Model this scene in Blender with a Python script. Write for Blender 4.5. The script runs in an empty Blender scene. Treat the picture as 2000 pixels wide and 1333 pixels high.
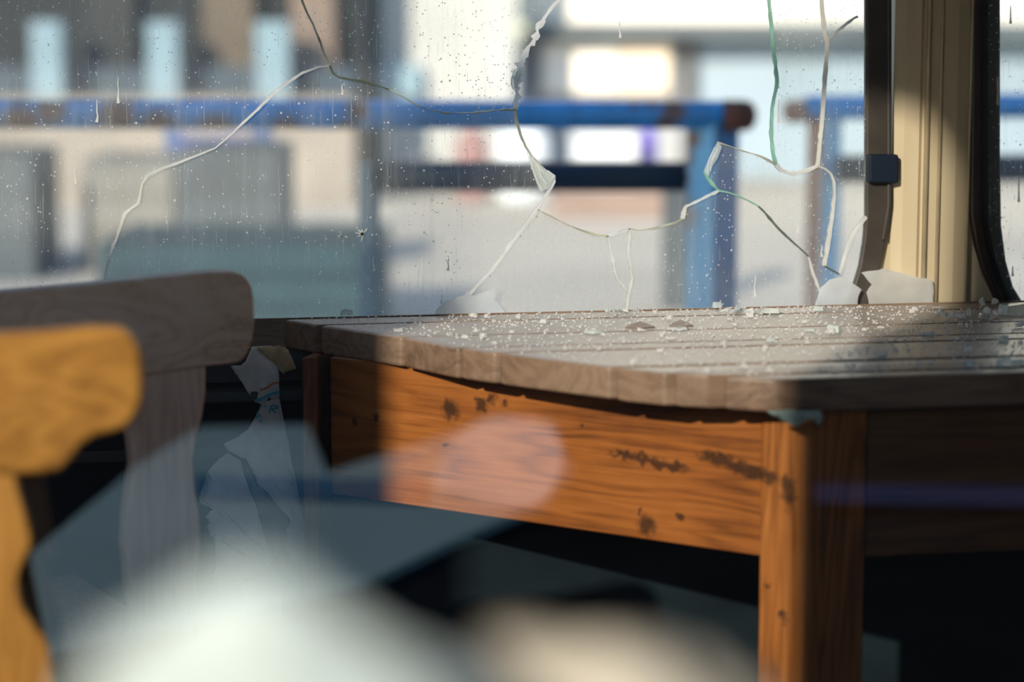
import bpy, bmesh, math, random
from mathutils import Vector, noise as mnoise
random.seed(7)
S = bpy.context.scene
C = S.collection
V = Vector

# ------------------------------------------------------------------ camera, world, sun, exposure
W, H, F = 2000.0, 1333.0, 4722.0
YAW = math.radians(-10.5)
PITCH = math.atan(666.5 / F)
EYE = V((0, 0, 1.12))
cam = bpy.data.cameras.new('camera')
cam.sensor_width = 36.0
cam.lens = F / W * 36.0
cam.clip_start = 0.02
cam.clip_end = 300
cam.dof.use_dof = True
cam.dof.focus_distance = 2.84
cam.dof.aperture_fstop = 2.5
co = bpy.data.objects.new('camera', cam)
co.location = EYE
co.rotation_euler = (math.pi / 2 - PITCH, 0, YAW)
C.objects.link(co)
S.camera = co

SUN_EL = math.radians(22.0)
SUN_AZ = math.radians(34.7)            # heading of the light, clockwise from +Y
world = bpy.data.worlds.new('world')
S.world = world
world.use_nodes = True
wn = world.node_tree
sky = wn.nodes.new('ShaderNodeTexSky')
sky.sky_type = 'NISHITA'
sky.sun_disc = False
sky.sun_elevation = SUN_EL
sky.sun_rotation = math.pi + SUN_AZ
sky.air_density = 1.0
sky.dust_density = 0.4
sky.ozone_density = 3.0
wn.links.new(sky.outputs[0], wn.nodes['Background'].inputs[0])
wn.nodes['Background'].inputs[1].default_value = 0.24

sl = bpy.data.lights.new('sun', 'SUN')
sl.energy = 6.0
sl.angle = math.radians(0.9)
sl.color = (1.0, 0.88, 0.72)
so = bpy.data.objects.new('sun', sl)
so.rotation_euler = V((math.sin(SUN_AZ) * math.cos(SUN_EL), math.cos(SUN_AZ) * math.cos(SUN_EL), -math.sin(SUN_EL))).to_track_quat('-Z', 'Y').to_euler()
so.location = (-3, -6, 6)
C.objects.link(so)

S.view_settings.view_transform = 'Standard'
S.view_settings.look = 'None'
S.view_settings.gamma = 1
S.view_settings.use_curve_mapping = False
S.view_settings.exposure = 0.38
S.cycles.use_denoising = True
S.cycles.max_bounces = 10
S.cycles.transparent_max_bounces = 24
S.cycles.sample_clamp_indirect = 6

# ------------------------------------------------------------------ measuring helpers
FWD = V((math.sin(-YAW) * math.cos(PITCH), math.cos(YAW) * math.cos(PITCH), -math.sin(PITCH)))
RGT = V((math.cos(YAW), math.sin(YAW), 0))
UPV = RGT.cross(FWD)
HF = V((math.sin(-YAW), math.cos(YAW), 0))


def ray(x, y):
    return FWD + RGT * ((x - W / 2) / F) - UPV * ((y - H / 2) / F)


def at(x, y, d):
    """point seen at photo position x, y whose level distance ahead of the eye is d"""
    r = ray(x, y)
    return EYE + r * (d / r.dot(HF))


def on_z(x, y, z):
    r = ray(x, y)
    return EYE + r * ((z - EYE.z) / r.z)


def on_y(x, y, Y):
    r = ray(x, y)
    return EYE + r * ((Y - EYE.y) / r.y)


def on_line(x, y, p, q):
    """point above the level line p-q seen at x, y"""
    n = V((-(q.y - p.y), q.x - p.x, 0))
    r = ray(x, y)
    return EYE + r * ((p - EYE).dot(n) / r.dot(n))


# ------------------------------------------------------------------ object helpers
def empty(name, loc, label=None, cat=None, group=None, kind=None):
    o = bpy.data.objects.new(name, None)
    o.empty_display_size = 0.05
    o.location = loc
    C.objects.link(o)
    tag(o, label, cat, group, kind)
    return o


def tag(o, label=None, cat=None, group=None, kind=None):
    if label: o['label'] = label
    if cat: o['category'] = cat
    if group: o['group'] = group
    if kind: o['kind'] = kind
    return o


def root_of(p):
    loc = V((0, 0, 0))
    while p is not None:
        loc += p.location
        p = p.parent
    return loc


def obj(name, vs, fs, mat, parent=None, origin=None, smooth=False, bevel=0.0, seg=2, mats=None, idx=None):
    vs = [V(v) for v in vs]
    if parent is not None:
        org = root_of(parent)
    elif origin is not None:
        org = V(origin)
    else:
        org = V((sum(v.x for v in vs) / len(vs), sum(v.y for v in vs) / len(vs), min(v.z for v in vs)))
    me = bpy.data.meshes.new(name)
    me.from_pydata([v - org for v in vs], [], fs)
    for m in (mats or [mat]):
        me.materials.append(m)
    if idx:
        for p, i in zip(me.polygons, idx):
            p.material_index = i
    bm = bmesh.new(); bm.from_mesh(me)
    bmesh.ops.recalc_face_normals(bm, faces=bm.faces)
    bm.to_mesh(me); bm.free()
    if smooth:
        for p in me.polygons: p.use_smooth = True
    o = bpy.data.objects.new(name, me)
    C.objects.link(o)
    if parent is not None:
        o.parent = parent
    else:
        o.location = org
    if bevel:
        b = o.modifiers.new('bevel', 'BEVEL')
        b.width = bevel; b.segments = seg; b.limit_method = 'ANGLE'; b.angle_limit = math.radians(40)
        for p in me.polygons: p.use_smooth = True
        try:
            w = o.modifiers.new('wn', 'WEIGHTED_NORMAL'); w.keep_sharp = True
        except Exception:
            pass
    return o


def prism(front, vec):
    """closed prism of a polygon and its copy moved by vec (one vector or one per point)"""
    n = len(front)
    front = [V(p) for p in front]
    vecs = vec if isinstance(vec, list) else [V(vec)] * n
    back = [p + v for p, v in zip(front, vecs)]
    fs = [tuple(range(n)), tuple(range(2 * n - 1, n - 1, -1))]
    fs += [(i, (i + 1) % n, n + (i + 1) % n, n + i) for i in range(n)]
    return front + back, fs


def box(x0, x1, y0, y1, z0, z1):
    return prism([V((x0, y0, z0)), V((x1, y0, z0)), V((x1, y0, z1)), V((x0, y0, z1))], V((0, y1 - y0, 0)))


def join(*parts):
    vs, fs = [], []
    for v, f in parts:
        k = len(vs)
        vs += v
        fs += [tuple(i + k for i in q) for q in f]
    return vs, fs


def tube(pts, r, n=14, caps=True):
    pts = [V(p) for p in pts]
    vs, fs = [], []
    for i, p in enumerate(pts):
        t = (pts[min(i + 1, len(pts) - 1)] - pts[max(i - 1, 0)]).normalized()
        a = t.cross(V((0, 0, 1)))
        if a.length < 1e-3: a = t.cross(V((0, 1, 0)))
        a.normalize(); b = t.cross(a)
        rr = r[i] if isinstance(r, (list, tuple)) else r
        for k in range(n):
            w = 2 * math.pi * k / n
            vs.append(p + a * (rr * math.cos(w)) + b * (rr * math.sin(w)))
    for i in range(len(pts) - 1):
        for k in range(n):
            fs.append((i * n + k, i * n + (k + 1) % n, (i + 1) * n + (k + 1) % n, (i + 1) * n + k))
    if caps:
        fs.append(tuple(range(n))); fs.append(tuple((len(pts) - 1) * n + k for k in range(n - 1, -1, -1)))
    return vs, fs


def ribbon(pts, widths, nrm, thick, jitter=0.0):
    """a crack face: strip along pts lying in the plane of the glass, width per point, thick along nrm"""
    pts = [V(p) for p in pts]
    L, R = [], []
    for i, p in enumerate(pts):
        t = (pts[min(i + 1, len(pts) - 1)] - pts[max(i - 1, 0)]).normalized()
        s = t.cross(nrm).normalized()
        w = widths[i] if isinstance(widths, (list, tuple)) else widths
        w *= 1 + random.uniform(-jitter, jitter)
        L.append(p + s * w * .5); R.append(p - s * w * .5 * (1 + random.uniform(-jitter, jitter)))
    vs, fs = [], []
    n = len(pts)
    for row in (L, R): vs += row
    for row in (L, R): vs += [p + nrm * thick for p in row]
    for i in range(n - 1):
        fs.append((i, i + 1, n + i + 1, n + i))
        fs.append((2 * n + i, 3 * n + i, 3 * n + i + 1, 2 * n + i + 1))
        fs.append((i, 2 * n + i, 2 * n + i + 1, i + 1))
        fs.append((n + i, n + i + 1, 3 * n + i + 1, 3 * n + i))
    fs.append((0, n, 3 * n, 2 * n)); fs.append((n - 1, 3 * n - 1, 4 * n - 1, 2 * n - 1))
    return vs, fs


def dense(pts, step=14.0, rough=0.0):
    out = []
    for (a, b) in zip(pts[:-1], pts[1:]):
        L = math.hypot(b[0] - a[0], b[1] - a[1])
        k = max(1, int(L / step))
        for i in range(k):
            f = i / k
            out.append((a[0] + (b[0] - a[0]) * f + (random.uniform(-rough, rough) if i else 0), a[1] + (b[1] - a[1]) * f + (random.uniform(-rough, rough) if i else 0)))
    out.append(tuple(pts[-1]))
    return out


def catmull(pts, k=4, closed=False):
    P = [V((p[0], p[1], 0)) for p in pts]
    n = len(P)
    out = []
    rng = range(n if closed else n - 1)
    for i in rng:
        p0, p1, p2, p3 = (P[(i - 1) % n], P[i], P[(i + 1) % n], P[(i + 2) % n]) if closed else (P[max(i - 1, 0)], P[i], P[i + 1], P[min(i + 2, n - 1)])
        for j in range(k):
            t = j / k
            q = 0.5 * ((2 * p1) + (p2 - p0) * t + (2 * p0 - 5 * p1 + 4 * p2 - p3) * t * t + (3 * p1 - p0 - 3 * p2 + p3) * t ** 3)
            out.append((q.x, q.y))
    if not closed: out.append((P[-1].x, P[-1].y))
    return out


# ------------------------------------------------------------------ materials
def new_mat(name):
    m = bpy.data.materials.new(name)
    m.use_nodes = True
    nt = m.node_tree
    nt.nodes.clear()
    out = nt.nodes.new('ShaderNodeOutputMaterial')
    return m, nt, out


def N(nt, typ, **kw):
    n = nt.nodes.new(typ)
    for k, v in kw.items():
        if k.startswith('i_'):
            n.inputs[k[2:].replace('_', ' ')].default_value = v
        else:
            setattr(n, k, v)
    return n


def ramp(nt, stops, src, interp='LINEAR'):
    r = nt.nodes.new('ShaderNodeValToRGB')
    r.color_ramp.interpolation = interp
    e = r.color_ramp.elements
    while len(e) > 1: e.remove(e[-1])
    e[0].position = stops[0][0]; e[0].color = (*stops[0][1], 1) if len(stops[0][1]) == 3 else stops[0][1]
    for p, c in stops[1:]:
        x = e.new(p); x.color = (*c, 1) if len(c) == 3 else c
    nt.links.new(src, r.inputs[0])
    return r


def math_n(nt, op, a, b=None, clamp=False):
    n = nt.nodes.new('ShaderNodeMath'); n.operation = op; n.use_clamp = clamp
    for i, v in enumerate((a, b)):
        if v is None: continue
        if isinstance(v, (int, float)): n.inputs[i].default_value = v
        else: nt.links.new(v, n.inputs[i])
    return n.outputs[0]


def mixc(nt, fac, a, b, blend='MIX'):
    n = nt.nodes.new('ShaderNodeMix'); n.data_type = 'RGBA'; n.blend_type = blend
    for sock, v in ((n.inputs[0], fac), (n.inputs[6], a), (n.inputs[7], b)):
        if isinstance(v, (int, float)): sock.default_value = v
        elif isinstance(v, (tuple, list)): sock.default_value = (*v, 1) if len(v) == 3 else v
        else: nt.links.new(v, sock)
    return n.outputs[2]


def stain_mask(nt, stains, wobble=0.02, wscale=40.0):
    """marks at world points: stains = [(point, radius), ...] or [(point, radius, (sx, sy, sz))]"""
    geo = N(nt, 'ShaderNodeNewGeometry')
    nz = N(nt, 'ShaderNodeTexNoise'); nz.inputs['Scale'].default_value = wscale; nz.inputs['Detail'].default_value = 4
    nt.links.new(geo.outputs['Position'], nz.inputs['Vector'])
    off = N(nt, 'ShaderNodeVectorMath', operation='SUBTRACT'); nt.links.new(nz.outputs['Color'], off.inputs[0]); off.inputs[1].default_value = (.5, .5, .5)
    sc = N(nt, 'ShaderNodeVectorMath', operation='SCALE'); nt.links.new(off.outputs[0], sc.inputs[0]); sc.inputs['Scale'].default_value = wobble
    add = N(nt, 'ShaderNodeVectorMath', operation='ADD'); nt.links.new(geo.outputs['Position'], add.inputs[0]); nt.links.new(sc.outputs[0], add.inputs[1])
    acc = None
    for s in stains:
        p, r = s[0], s[1]
        k = s[2] if len(s) > 2 else (1, 1, 1)
        d = N(nt, 'ShaderNodeVectorMath', operation='SUBTRACT'); nt.links.new(add.outputs[0], d.inputs[0]); d.inputs[1].default_value = p
        q = N(nt, 'ShaderNodeVectorMath', operation='MULTIPLY'); nt.links.new(d.outputs[0], q.inputs[0]); q.inputs[1].default_value = k
        l = N(nt, 'ShaderNodeVectorMath', operation='LENGTH'); nt.links.new(q.outputs[0], l.inputs[0])
        mr = N(nt, 'ShaderNodeMapRange'); nt.links.new(l.outputs['Value'], mr.inputs[0])
        mr.inputs[1].default_value = r; mr.inputs[2].default_value = r * .45; mr.inputs[3].default_value = 0; mr.inputs[4].default_value = 1
        acc = mr.outputs[0] if acc is None else math_n(nt, 'MAXIMUM', acc, mr.outputs[0])
    return acc


def plain(name, col, rough=.6, var=.25, scale=8.0, metal=0.0, spec=.5, bump=0.0, stains=None, stain_col=(.02, .012, .008), coat=0.0, stretch=(1, 1, 1)):
    m, nt, out = new_mat(name)
    b = N(nt, 'ShaderNodeBsdfPrincipled')
    tc = N(nt, 'ShaderNodeTexCoord')
    mp = N(nt, 'ShaderNodeMapping'); mp.inputs['Scale'].default_value = stretch
    nt.links.new(tc.outputs['Object'], mp.inputs[0])
    nz = N(nt, 'ShaderNodeTexNoise'); nz.inputs['Scale'].default_value = scale; nz.inputs['Detail'].default_value = 5
    nt.links.new(mp.outputs[0], nz.inputs['Vector'])
    lo = tuple(c * (1 - var) for c in col); hi = tuple(min(1, c * (1 + var)) for c in col)
    r = ramp(nt, [(.3, lo), (.7, hi)], nz.outputs[0])
    c = r.outputs[0]
    if stains:
        c = mixc(nt, stain_mask(nt, stains), c, stain_col)
    nt.links.new(c, b.inputs['Base Color'])
    b.inputs['Roughness'].default_value = rough
    b.inputs['Metallic'].default_value = metal
    b.inputs['Specular IOR Level'].default_value = spec
    if coat: b.inputs['Coat Weight'].default_value = coat
    if bump:
        bp = N(nt, 'ShaderNodeBump'); bp.inputs['Strength'].default_value = bump; bp.inputs['Distance'].default_value = .004
        nt.links.new(nz.outputs[0], bp.inputs['Height']); nt.links.new(bp.outputs[0], b.inputs['Normal'])
    nt.links.new(b.outputs[0], out.inputs[0])
    return m


def wood(name, dark, mid, light, rot=(0, 0, 0), axis=0, rough=.45, scale=1.0, coat=0.0, stains=None, stain_col=(.012, .008, .006), dirt=0.0, streak=1.0, settle=None):
    m, nt, out = new_mat(name)
    b = N(nt, 'ShaderNodeBsdfPrincipled')
    geo = N(nt, 'ShaderNodeNewGeometry')
    oi = N(nt, 'ShaderNodeObjectInfo')
    mp = N(nt, 'ShaderNodeMapping', vector_type='TEXTURE'); mp.inputs['Rotation'].default_value = rot
    nt.links.new(geo.outputs['Position'], mp.inputs[0])
    sh = N(nt, 'ShaderNodeVectorMath', operation='ADD'); nt.links.new(mp.outputs[0], sh.inputs[0])
    cmb = N(nt, 'ShaderNodeCombineXYZ')
    for k in range(3): nt.links.new(math_n(nt, 'MULTIPLY', oi.outputs['Random'], 7.3 * (k + 1)), cmb.inputs[k])
    nt.links.new(cmb.outputs[0], sh.inputs[1])
    st = N(nt, 'ShaderNodeVectorMath', operation='MULTIPLY'); nt.links.new(sh.outputs[0], st.inputs[0])
    k = [14.0 * scale] * 3; k[axis] = 1.6 * scale
    st.inputs[1].default_value = k
    n1 = N(nt, 'ShaderNodeTexNoise'); n1.inputs['Scale'].default_value = 1.0; n1.inputs['Detail'].default_value = 3; n1.inputs['Distortion'].default_value = .6
    nt.links.new(st.outputs[0], n1.inputs['Vector'])
    rings = math_n(nt, 'FRACT', math_n(nt, 'MULTIPLY', n1.outputs[0], 11.0))
    rings = math_n(nt, 'ABSOLUTE', math_n(nt, 'SUBTRACT', rings, .5))
    st2 = N(nt, 'ShaderNodeVectorMath', operation='MULTIPLY'); nt.links.new(sh.outputs[0], st2.inputs[0])
    k2 = [420.0 * scale] * 3; k2[axis] = 12.0 * scale
    st2.inputs[1].default_value = k2
    n2 = N(nt, 'ShaderNodeTexNoise'); n2.inputs['Scale'].default_value = 1.0; n2.inputs['Detail'].default_value = 3
    nt.links.new(st2.outputs[0], n2.inputs['Vector'])
    n3 = N(nt, 'ShaderNodeTexNoise'); n3.inputs['Scale'].default_value = 7.0; n3.inputs['Detail'].default_value = 4
    nt.links.new(sh.outputs[0], n3.inputs['Vector'])
    v = math_n(nt, 'ADD', math_n(nt, 'MULTIPLY', rings, .55 * streak), math_n(nt, 'MULTIPLY', n2.outputs[0], .45))
    v = math_n(nt, 'ADD', v, math_n(nt, 'MULTIPLY', math_n(nt, 'SUBTRACT', n3.outputs[0], .5), .7))
    r = ramp(nt, [(.05, dark), (.32, mid), (.7, light)], v)
    c = r.outputs[0]
    if dirt:
        c = mixc(nt, math_n(nt, 'MULTIPLY', n3.outputs[0], dirt), c, (.25, .22, .19))
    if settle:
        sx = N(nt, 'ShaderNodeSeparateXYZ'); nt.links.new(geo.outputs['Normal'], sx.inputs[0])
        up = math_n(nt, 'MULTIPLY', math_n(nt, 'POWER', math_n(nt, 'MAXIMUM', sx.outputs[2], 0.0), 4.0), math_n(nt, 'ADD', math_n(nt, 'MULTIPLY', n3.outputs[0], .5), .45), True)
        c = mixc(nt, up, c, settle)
    if stains:
        c = mixc(nt, math_n(nt, 'MULTIPLY', stain_mask(nt, stains, .022, 110), .8), c, stain_col)
    nt.links.new(c, b.inputs['Base Color'])
    b.inputs['Roughness'].default_value = rough
    if coat:
        b.inputs['Coat Weight'].default_value = coat; b.inputs['Coat Roughness'].default_value = .25
    bp = N(nt, 'ShaderNodeBump'); bp.inputs['Strength'].default_value = .25; bp.inputs['Distance'].default_value = .001
    nt.links.new(n2.outputs[0], bp.inputs['Height']); nt.links.new(bp.outputs[0], b.inputs['Normal'])
    nt.links.new(b.outputs[0], out.inputs[0])
    return m


def dusty_glass(name, haze=.045, patch=.125, speck=.85, tint=(.93, .96, .95), dust=(.78, .80, .78)):
    m, nt, out = new_mat(name)
    geo = N(nt, 'ShaderNodeNewGeometry')
    tr = N(nt, 'ShaderNodeBsdfTransparent'); tr.inputs[0].default_value = (*tint, 1)
    df = N(nt, 'ShaderNodeBsdfDiffuse'); df.inputs[0].default_value = (*dust, 1)
    tl = N(nt, 'ShaderNodeBsdfTranslucent'); tl.inputs[0].default_value = (*dust, 1)
    gl = N(nt, 'ShaderNodeBsdfGlossy'); gl.inputs['Roughness'].default_value = .02
    md = N(nt, 'ShaderNodeMixShader'); md.inputs[0].default_value = .5
    nt.links.new(df.outputs[0], md.inputs[1]); nt.links.new(tl.outputs[0], md.inputs[2])
    # soft patches of dust
    n1 = N(nt, 'ShaderNodeTexNoise'); n1.inputs['Scale'].default_value = 5.0; n1.inputs['Detail'].default_value = 5; n1.inputs['Roughness'].default_value = .55
    nt.links.new(geo.outputs['Position'], n1.inputs['Vector'])
    p1 = math_n(nt, 'MULTIPLY', math_n(nt, 'POWER', n1.outputs[0], 1.6), patch * 2.2)
    # runs of dried rain
    st = N(nt, 'ShaderNodeVectorMath', operation='MULTIPLY'); nt.links.new(geo.outputs['Position'], st.inputs[0]); st.inputs[1].default_value = (90, 90, 3.2)
    n2 = N(nt, 'ShaderNodeTexNoise'); n2.inputs['Scale'].default_value = 1.0; n2.inputs['Detail'].default_value = 4
    nt.links.new(st.outputs[0], n2.inputs['Vector'])
    runs = N(nt, 'ShaderNodeMapRange'); nt.links.new(n2.outputs[0], runs.inputs[0]); runs.inputs[1].default_value = .5; runs.inputs[2].default_value = .8; runs.inputs[4].default_value = .13
    # fine film
    n3 = N(nt, 'ShaderNodeTexNoise'); n3.inputs['Scale'].default_value = 420.0; n3.inputs['Detail'].default_value = 3
    nt.links.new(geo.outputs['Position'], n3.inputs['Vector'])
    film = math_n(nt, 'MULTIPLY', math_n(nt, 'SUBTRACT', n3.outputs[0], .35), .16)
    # specks, two sizes
    acc = None
    for sc, thr, lim, wt in ((300.0, .30, .68, speck), (95.0, .17, .86, speck)):
        vo = N(nt, 'ShaderNodeTexVoronoi'); vo.inputs['Scale'].default_value = sc
        nt.links.new(geo.outputs['Position'], vo.inputs['Vector'])
        sep = N(nt, 'ShaderNodeSeparateColor'); nt.links.new(vo.outputs['Color'], sep.inputs[0])
        keep = math_n(nt, 'GREATER_THAN', sep.outputs[0], lim)
        rad = math_n(nt, 'MULTIPLY', sep.outputs[1], thr)
        dot = math_n(nt, 'LESS_THAN', vo.outputs['Distance'], rad)
        d = math_n(nt, 'MULTIPLY', math_n(nt, 'MULTIPLY', keep, dot), wt)
        acc = d if acc is None else math_n(nt, 'MAXIMUM', acc, d)
    # short scratches
    for rotz, lim in (((0, .9, 0), .72), ((0, -.5, 0), .73)):
        mp = N(nt, 'ShaderNodeMapping'); mp.inputs['Rotation'].default_value = rotz; mp.inputs['Scale'].default_value = (700, 60, 22)
        nt.links.new(geo.outputs['Position'], mp.inputs[0])
        ns = N(nt, 'ShaderNodeTexNoise'); ns.inputs['Scale'].default_value = 1.0; ns.inputs['Detail'].default_value = 1
        nt.links.new(mp.outputs[0], ns.inputs['Vector'])
        s = math_n(nt, 'MULTIPLY', math_n(nt, 'GREATER_THAN', ns.outputs[0], lim), .4)
        acc = math_n(nt, 'MAXIMUM', acc, s)
    f = math_n(nt, 'ADD', math_n(nt, 'ADD', p1, haze), math_n(nt, 'ADD', runs.outputs[0], film))
    f = math_n(nt, 'MAXIMUM', f, acc)
    f = math_n(nt, 'MINIMUM', math_n(nt, 'MAXIMUM', f, 0.02), .9)
    m1 = N(nt, 'ShaderNodeMixShader'); nt.links.new(f, m1.inputs[0]); nt.links.new(tr.outputs[0], m1.inputs[1]); nt.links.new(md.outputs[0], m1.inputs[2])
    fr = N(nt, 'ShaderNodeFresnel'); fr.inputs[0].default_value = 1.45
    m2 = N(nt, 'ShaderNodeMixShader'); nt.links.new(fr.outputs[0], m2.inputs[0]); nt.links.new(m1.outputs[0], m2.inputs[1]); nt.links.new(gl.outputs[0], m2.inputs[2])
    nt.links.new(m2.outputs[0], out.inputs[0])
    return m


def clear_pane(name, refl=.12):
    m, nt, out = new_mat(name)
    tr = N(nt, 'ShaderNodeBsdfTransparent'); tr.inputs[0].default_value = (.97, .985, .98, 1)
    gl = N(nt, 'ShaderNodeBsdfGlossy'); gl.inputs['Roughness'].default_value = .0; gl.inputs[0].default_value = (.95, 1, 1, 1)
    lw = N(nt, 'ShaderNodeFresnel'); lw.inputs[0].default_value = 1.5
    fac = math_n(nt, 'ADD', lw.outputs[0], refl - .04, True)
    mx = N(nt, 'ShaderNodeMixShader'); nt.links.new(fac, mx.inputs[0]); nt.links.new(tr.outputs[0], mx.inputs[1]); nt.links.new(gl.outputs[0], mx.inputs[2])
    nt.links.new(mx.outputs[0], out.inputs[0])
    return m


def film_mat(name, col, trans=.35, see=.15, rough=.4, var=.15):
    """paper or plastic film: diffuse, translucent, slightly see-through"""
    m, nt, out = new_mat(name)
    tc = N(nt, 'ShaderNodeTexCoord')
    nz = N(nt, 'ShaderNodeTexNoise'); nz.inputs['Scale'].default_value = 45; nz.inputs['Detail'].default_value = 5
    nt.links.new(tc.outputs['Object'], nz.inputs['Vector'])
    r = ramp(nt, [(.3, tuple(c * (1 - var) for c in col)), (.7, tuple(min(1, c * (1 + var)) for c in col))], nz.outputs[0])
    b = N(nt, 'ShaderNodeBsdfPrincipled'); b.inputs['Roughness'].default_value = rough
    nt.links.new(r.outputs[0], b.inputs['Base Color'])
    tl = N(nt, 'ShaderNodeBsdfTranslucent'); nt.links.new(r.outputs[0], tl.inputs[0])
    mx = N(nt, 'ShaderNodeMixShader'); mx.inputs[0].default_value = trans
    nt.links.new(b.outputs[0], mx.inputs[1]); nt.links.new(tl.outputs[0], mx.inputs[2])
    last = mx
    if see:
        tr = N(nt, 'ShaderNodeBsdfTransparent'); m2 = N(nt, 'ShaderNodeMixShader'); m2.inputs[0].default_value = see
        nt.links.new(mx.outputs[0], m2.inputs[1]); nt.links.new(tr.outputs[0], m2.inputs[2]); last = m2
    nt.links.new(last.outputs[0], out.inputs[0])
    return m


M = {}
M['glass'] = dusty_glass('dusty_glass')
M['glass_right'] = dusty_glass('dusty_glass_right', haze=.03, patch=.10)
M['near_glass'] = clear_pane('near_glass', .12)
M['crack_white'] = film_mat('crack_white', (.95, .97, .98), .62, .0, .2, .1)
M['crack_cream'] = film_mat('crack_cream', (.98, .96, .90), .62, .0, .2, .1)
M['crack_green'] = film_mat('crack_green', (.40, .70, .58), .5, .15, .1, .25)
M['crack_dark'] = film_mat('crack_dark', (.16, .20, .14), .4, .15, .1, .3)
M['crack_thin'] = film_mat('crack_thin', (.62, .63, .52), .4, .1, .2, .3)
M['chip'] = film_mat('chip_glass', (.82, .90, .90), .45, .55, .08, .12)
M['shard'] = film_mat('shard_glass', (.80, .90, .90), .35, .35, .06, .15)
M['shard_green'] = film_mat('shard_green', (.74, .88, .82), .35, .3, .06, .3)
M['crumb'] = film_mat('crumb_glass', (.97, .97, .97), .4, .42, .04, .1)
M['paper'] = film_mat('torn_paper', (.86, .88, .90), .6, .22, .6, .06)
M['bag'] = film_mat('bag_film', (.95, .96, .95), .35, .0, .4, .12)
M['bag_thin'] = film_mat('bag_film_thin', (.66, .70, .72), .35, .5, .4, .1)
M['bag_yellow'] = film_mat('bag_film_yellow', (.80, .66, .42), .4, .0, .4, .2)
M['print_blue'] = film_mat('print_blue', (.05, .42, .58), .25, .0, .5, .15)
M['print_red'] = film_mat('print_red', (.62, .25, .16), .25, .0, .5, .15)
M['rubber'] = plain('rubber', (.05, .042, .036), .45, .3, 20)
M['rubber_black'] = plain('rubber_black', (.012, .011, .010), .5, .3, 20)
M['pillar'] = plain('pillar_paint', (.54, .45, .31), .32, .06, 30, spec=.5, stretch=(1, 1, .05))
M['bead'] = plain('bead_metal', (.50, .42, .28), .3, .1, 30, metal=.3)
M['wall_in'] = plain('wall_lining', (.008, .015, .020), .9, .3, 9, spec=.08)
M['ledge'] = plain('ledge_paint', (.03, .038, .045), .5, .3, 15)
M['ceiling'] = plain('ceiling_lining', (.05, .045, .04), .7, .1, 5)
M['floor'] = plain('floor_lino', (.03, .028, .026), .6, .3, 6)
M['outer'] = plain('carriage_paint', (.18, .12, .08), .5, .2, 6)

# ------------------------------------------------------------------ the setting: carriage shell
FLOOR, TOP = 0.0, 2.5
YN, YF = 0.50, 2.84            # near and far glass
XL, XR = -2.3, 3.0
TZ = 0.75                       # table top
tag(obj('floor', *box(XL, XR, YN - .04, YF + .06, -.05, 0), M['floor']), kind='structure')
tag(obj('ceiling', *box(XL, XR, YN - .1, YF + .1, TOP, TOP + .05), M['ceiling']), kind='structure')
tag(obj('wall_left', *box(XL - .05, XL, YN - .04, YF + .06, -.05, TOP), M['ceiling']), kind='structure')
tag(obj('wall_right', *box(XR, XR + .05, YN - .04, YF + .06, -.05, TOP), M['ceiling']), kind='structure')
# near wall with two windows; sun comes in through the one beside the camera
A0, A1, AZ0, AZ1 = -1.165, -.511, .86, 2.16
B0, B1, BZ0, BZ1 = -.20, .80, .85, 1.45
y0, y1 = YN - .03, YN + .03


def fillet(cx, cz, r, sx, sz, n=8):
    """corner filler of a rounded opening: cx, cz is the corner, sx, sz point into the opening"""
    pts = [V((cx, y0, cz))]
    for i in range(n + 1):
        a = math.pi / 2 * i / n
        pts.append(V((cx + sx * r * (1 - math.sin(a)), y0, cz + sz * r * (1 - math.cos(a)))))
    return prism(pts, V((0, y1 - y0, 0)))


K0, K1, KZ0, KZ1 = -1.85, -1.195, 1.98, 2.20      # opening added to send sun onto the far glass
parts = [box(XL, K0, y0, y1, 0, TOP), box(K0, K1, y0, y1, 0, KZ0), box(K0, K1, y0, y1, KZ1, TOP), box(K1, A0, y0, y1, 0, TOP), box(A0, A1, y0, y1, 0, AZ0), box(A0, A1, y0, y1, AZ1, 2.19), box(-.68, A1, y0, y1, 2.19, TOP), box(A0, -.68, y0, y1, 2.42, TOP),
         box(A1, B0, y0, y1, 0, TOP), box(B0, B1, y0, y1, 0, BZ0), box(B0, B1, y0, y1, BZ1, TOP), box(B1, XR, y0, y1, 0, TOP)]
for (a, b, c, d) in ((A0, A1, AZ0, AZ1), (B0, B1, BZ0, BZ1)):
    parts += [fillet(a, d, .16, 1, -1), fillet(b, d, .16, -1, -1), fillet(a, c, .12, 1, 1), fillet(b, c, .12, -1, 1)]
tag(obj('wall_front', *join(*parts), M['outer']), kind='structure')
sill = tag(obj('trim_1', *box(B0, B1, y1, y1 + .27, BZ0 - .03, BZ0), M['ledge']), kind='structure')
for nm, a, b, c, d in (('window_3', B0, B1, BZ0, BZ1), ('window_4', A0, A1, AZ0, AZ1), ('added_window_5', K0, K1, KZ0, KZ1), ('added_window_6', A0, -.68, 2.19, 2.42)):  # last two panes fill openings added only to let sun in
    vs = [V((a, YN, c)), V((b, YN, c)), V((b, YN, d)), V((a, YN, d))]
    w = tag(obj(nm, vs, [(0, 1, 2, 3)], M['near_glass']), kind='structure')

# half-height panel added between the near windows to shade the table leg
tag(obj('sun_blocker', *box(-.322, -.22, YN + .05, YN + .28, 0, 1.53), M['outer'], bevel=.006), kind='structure')

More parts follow.
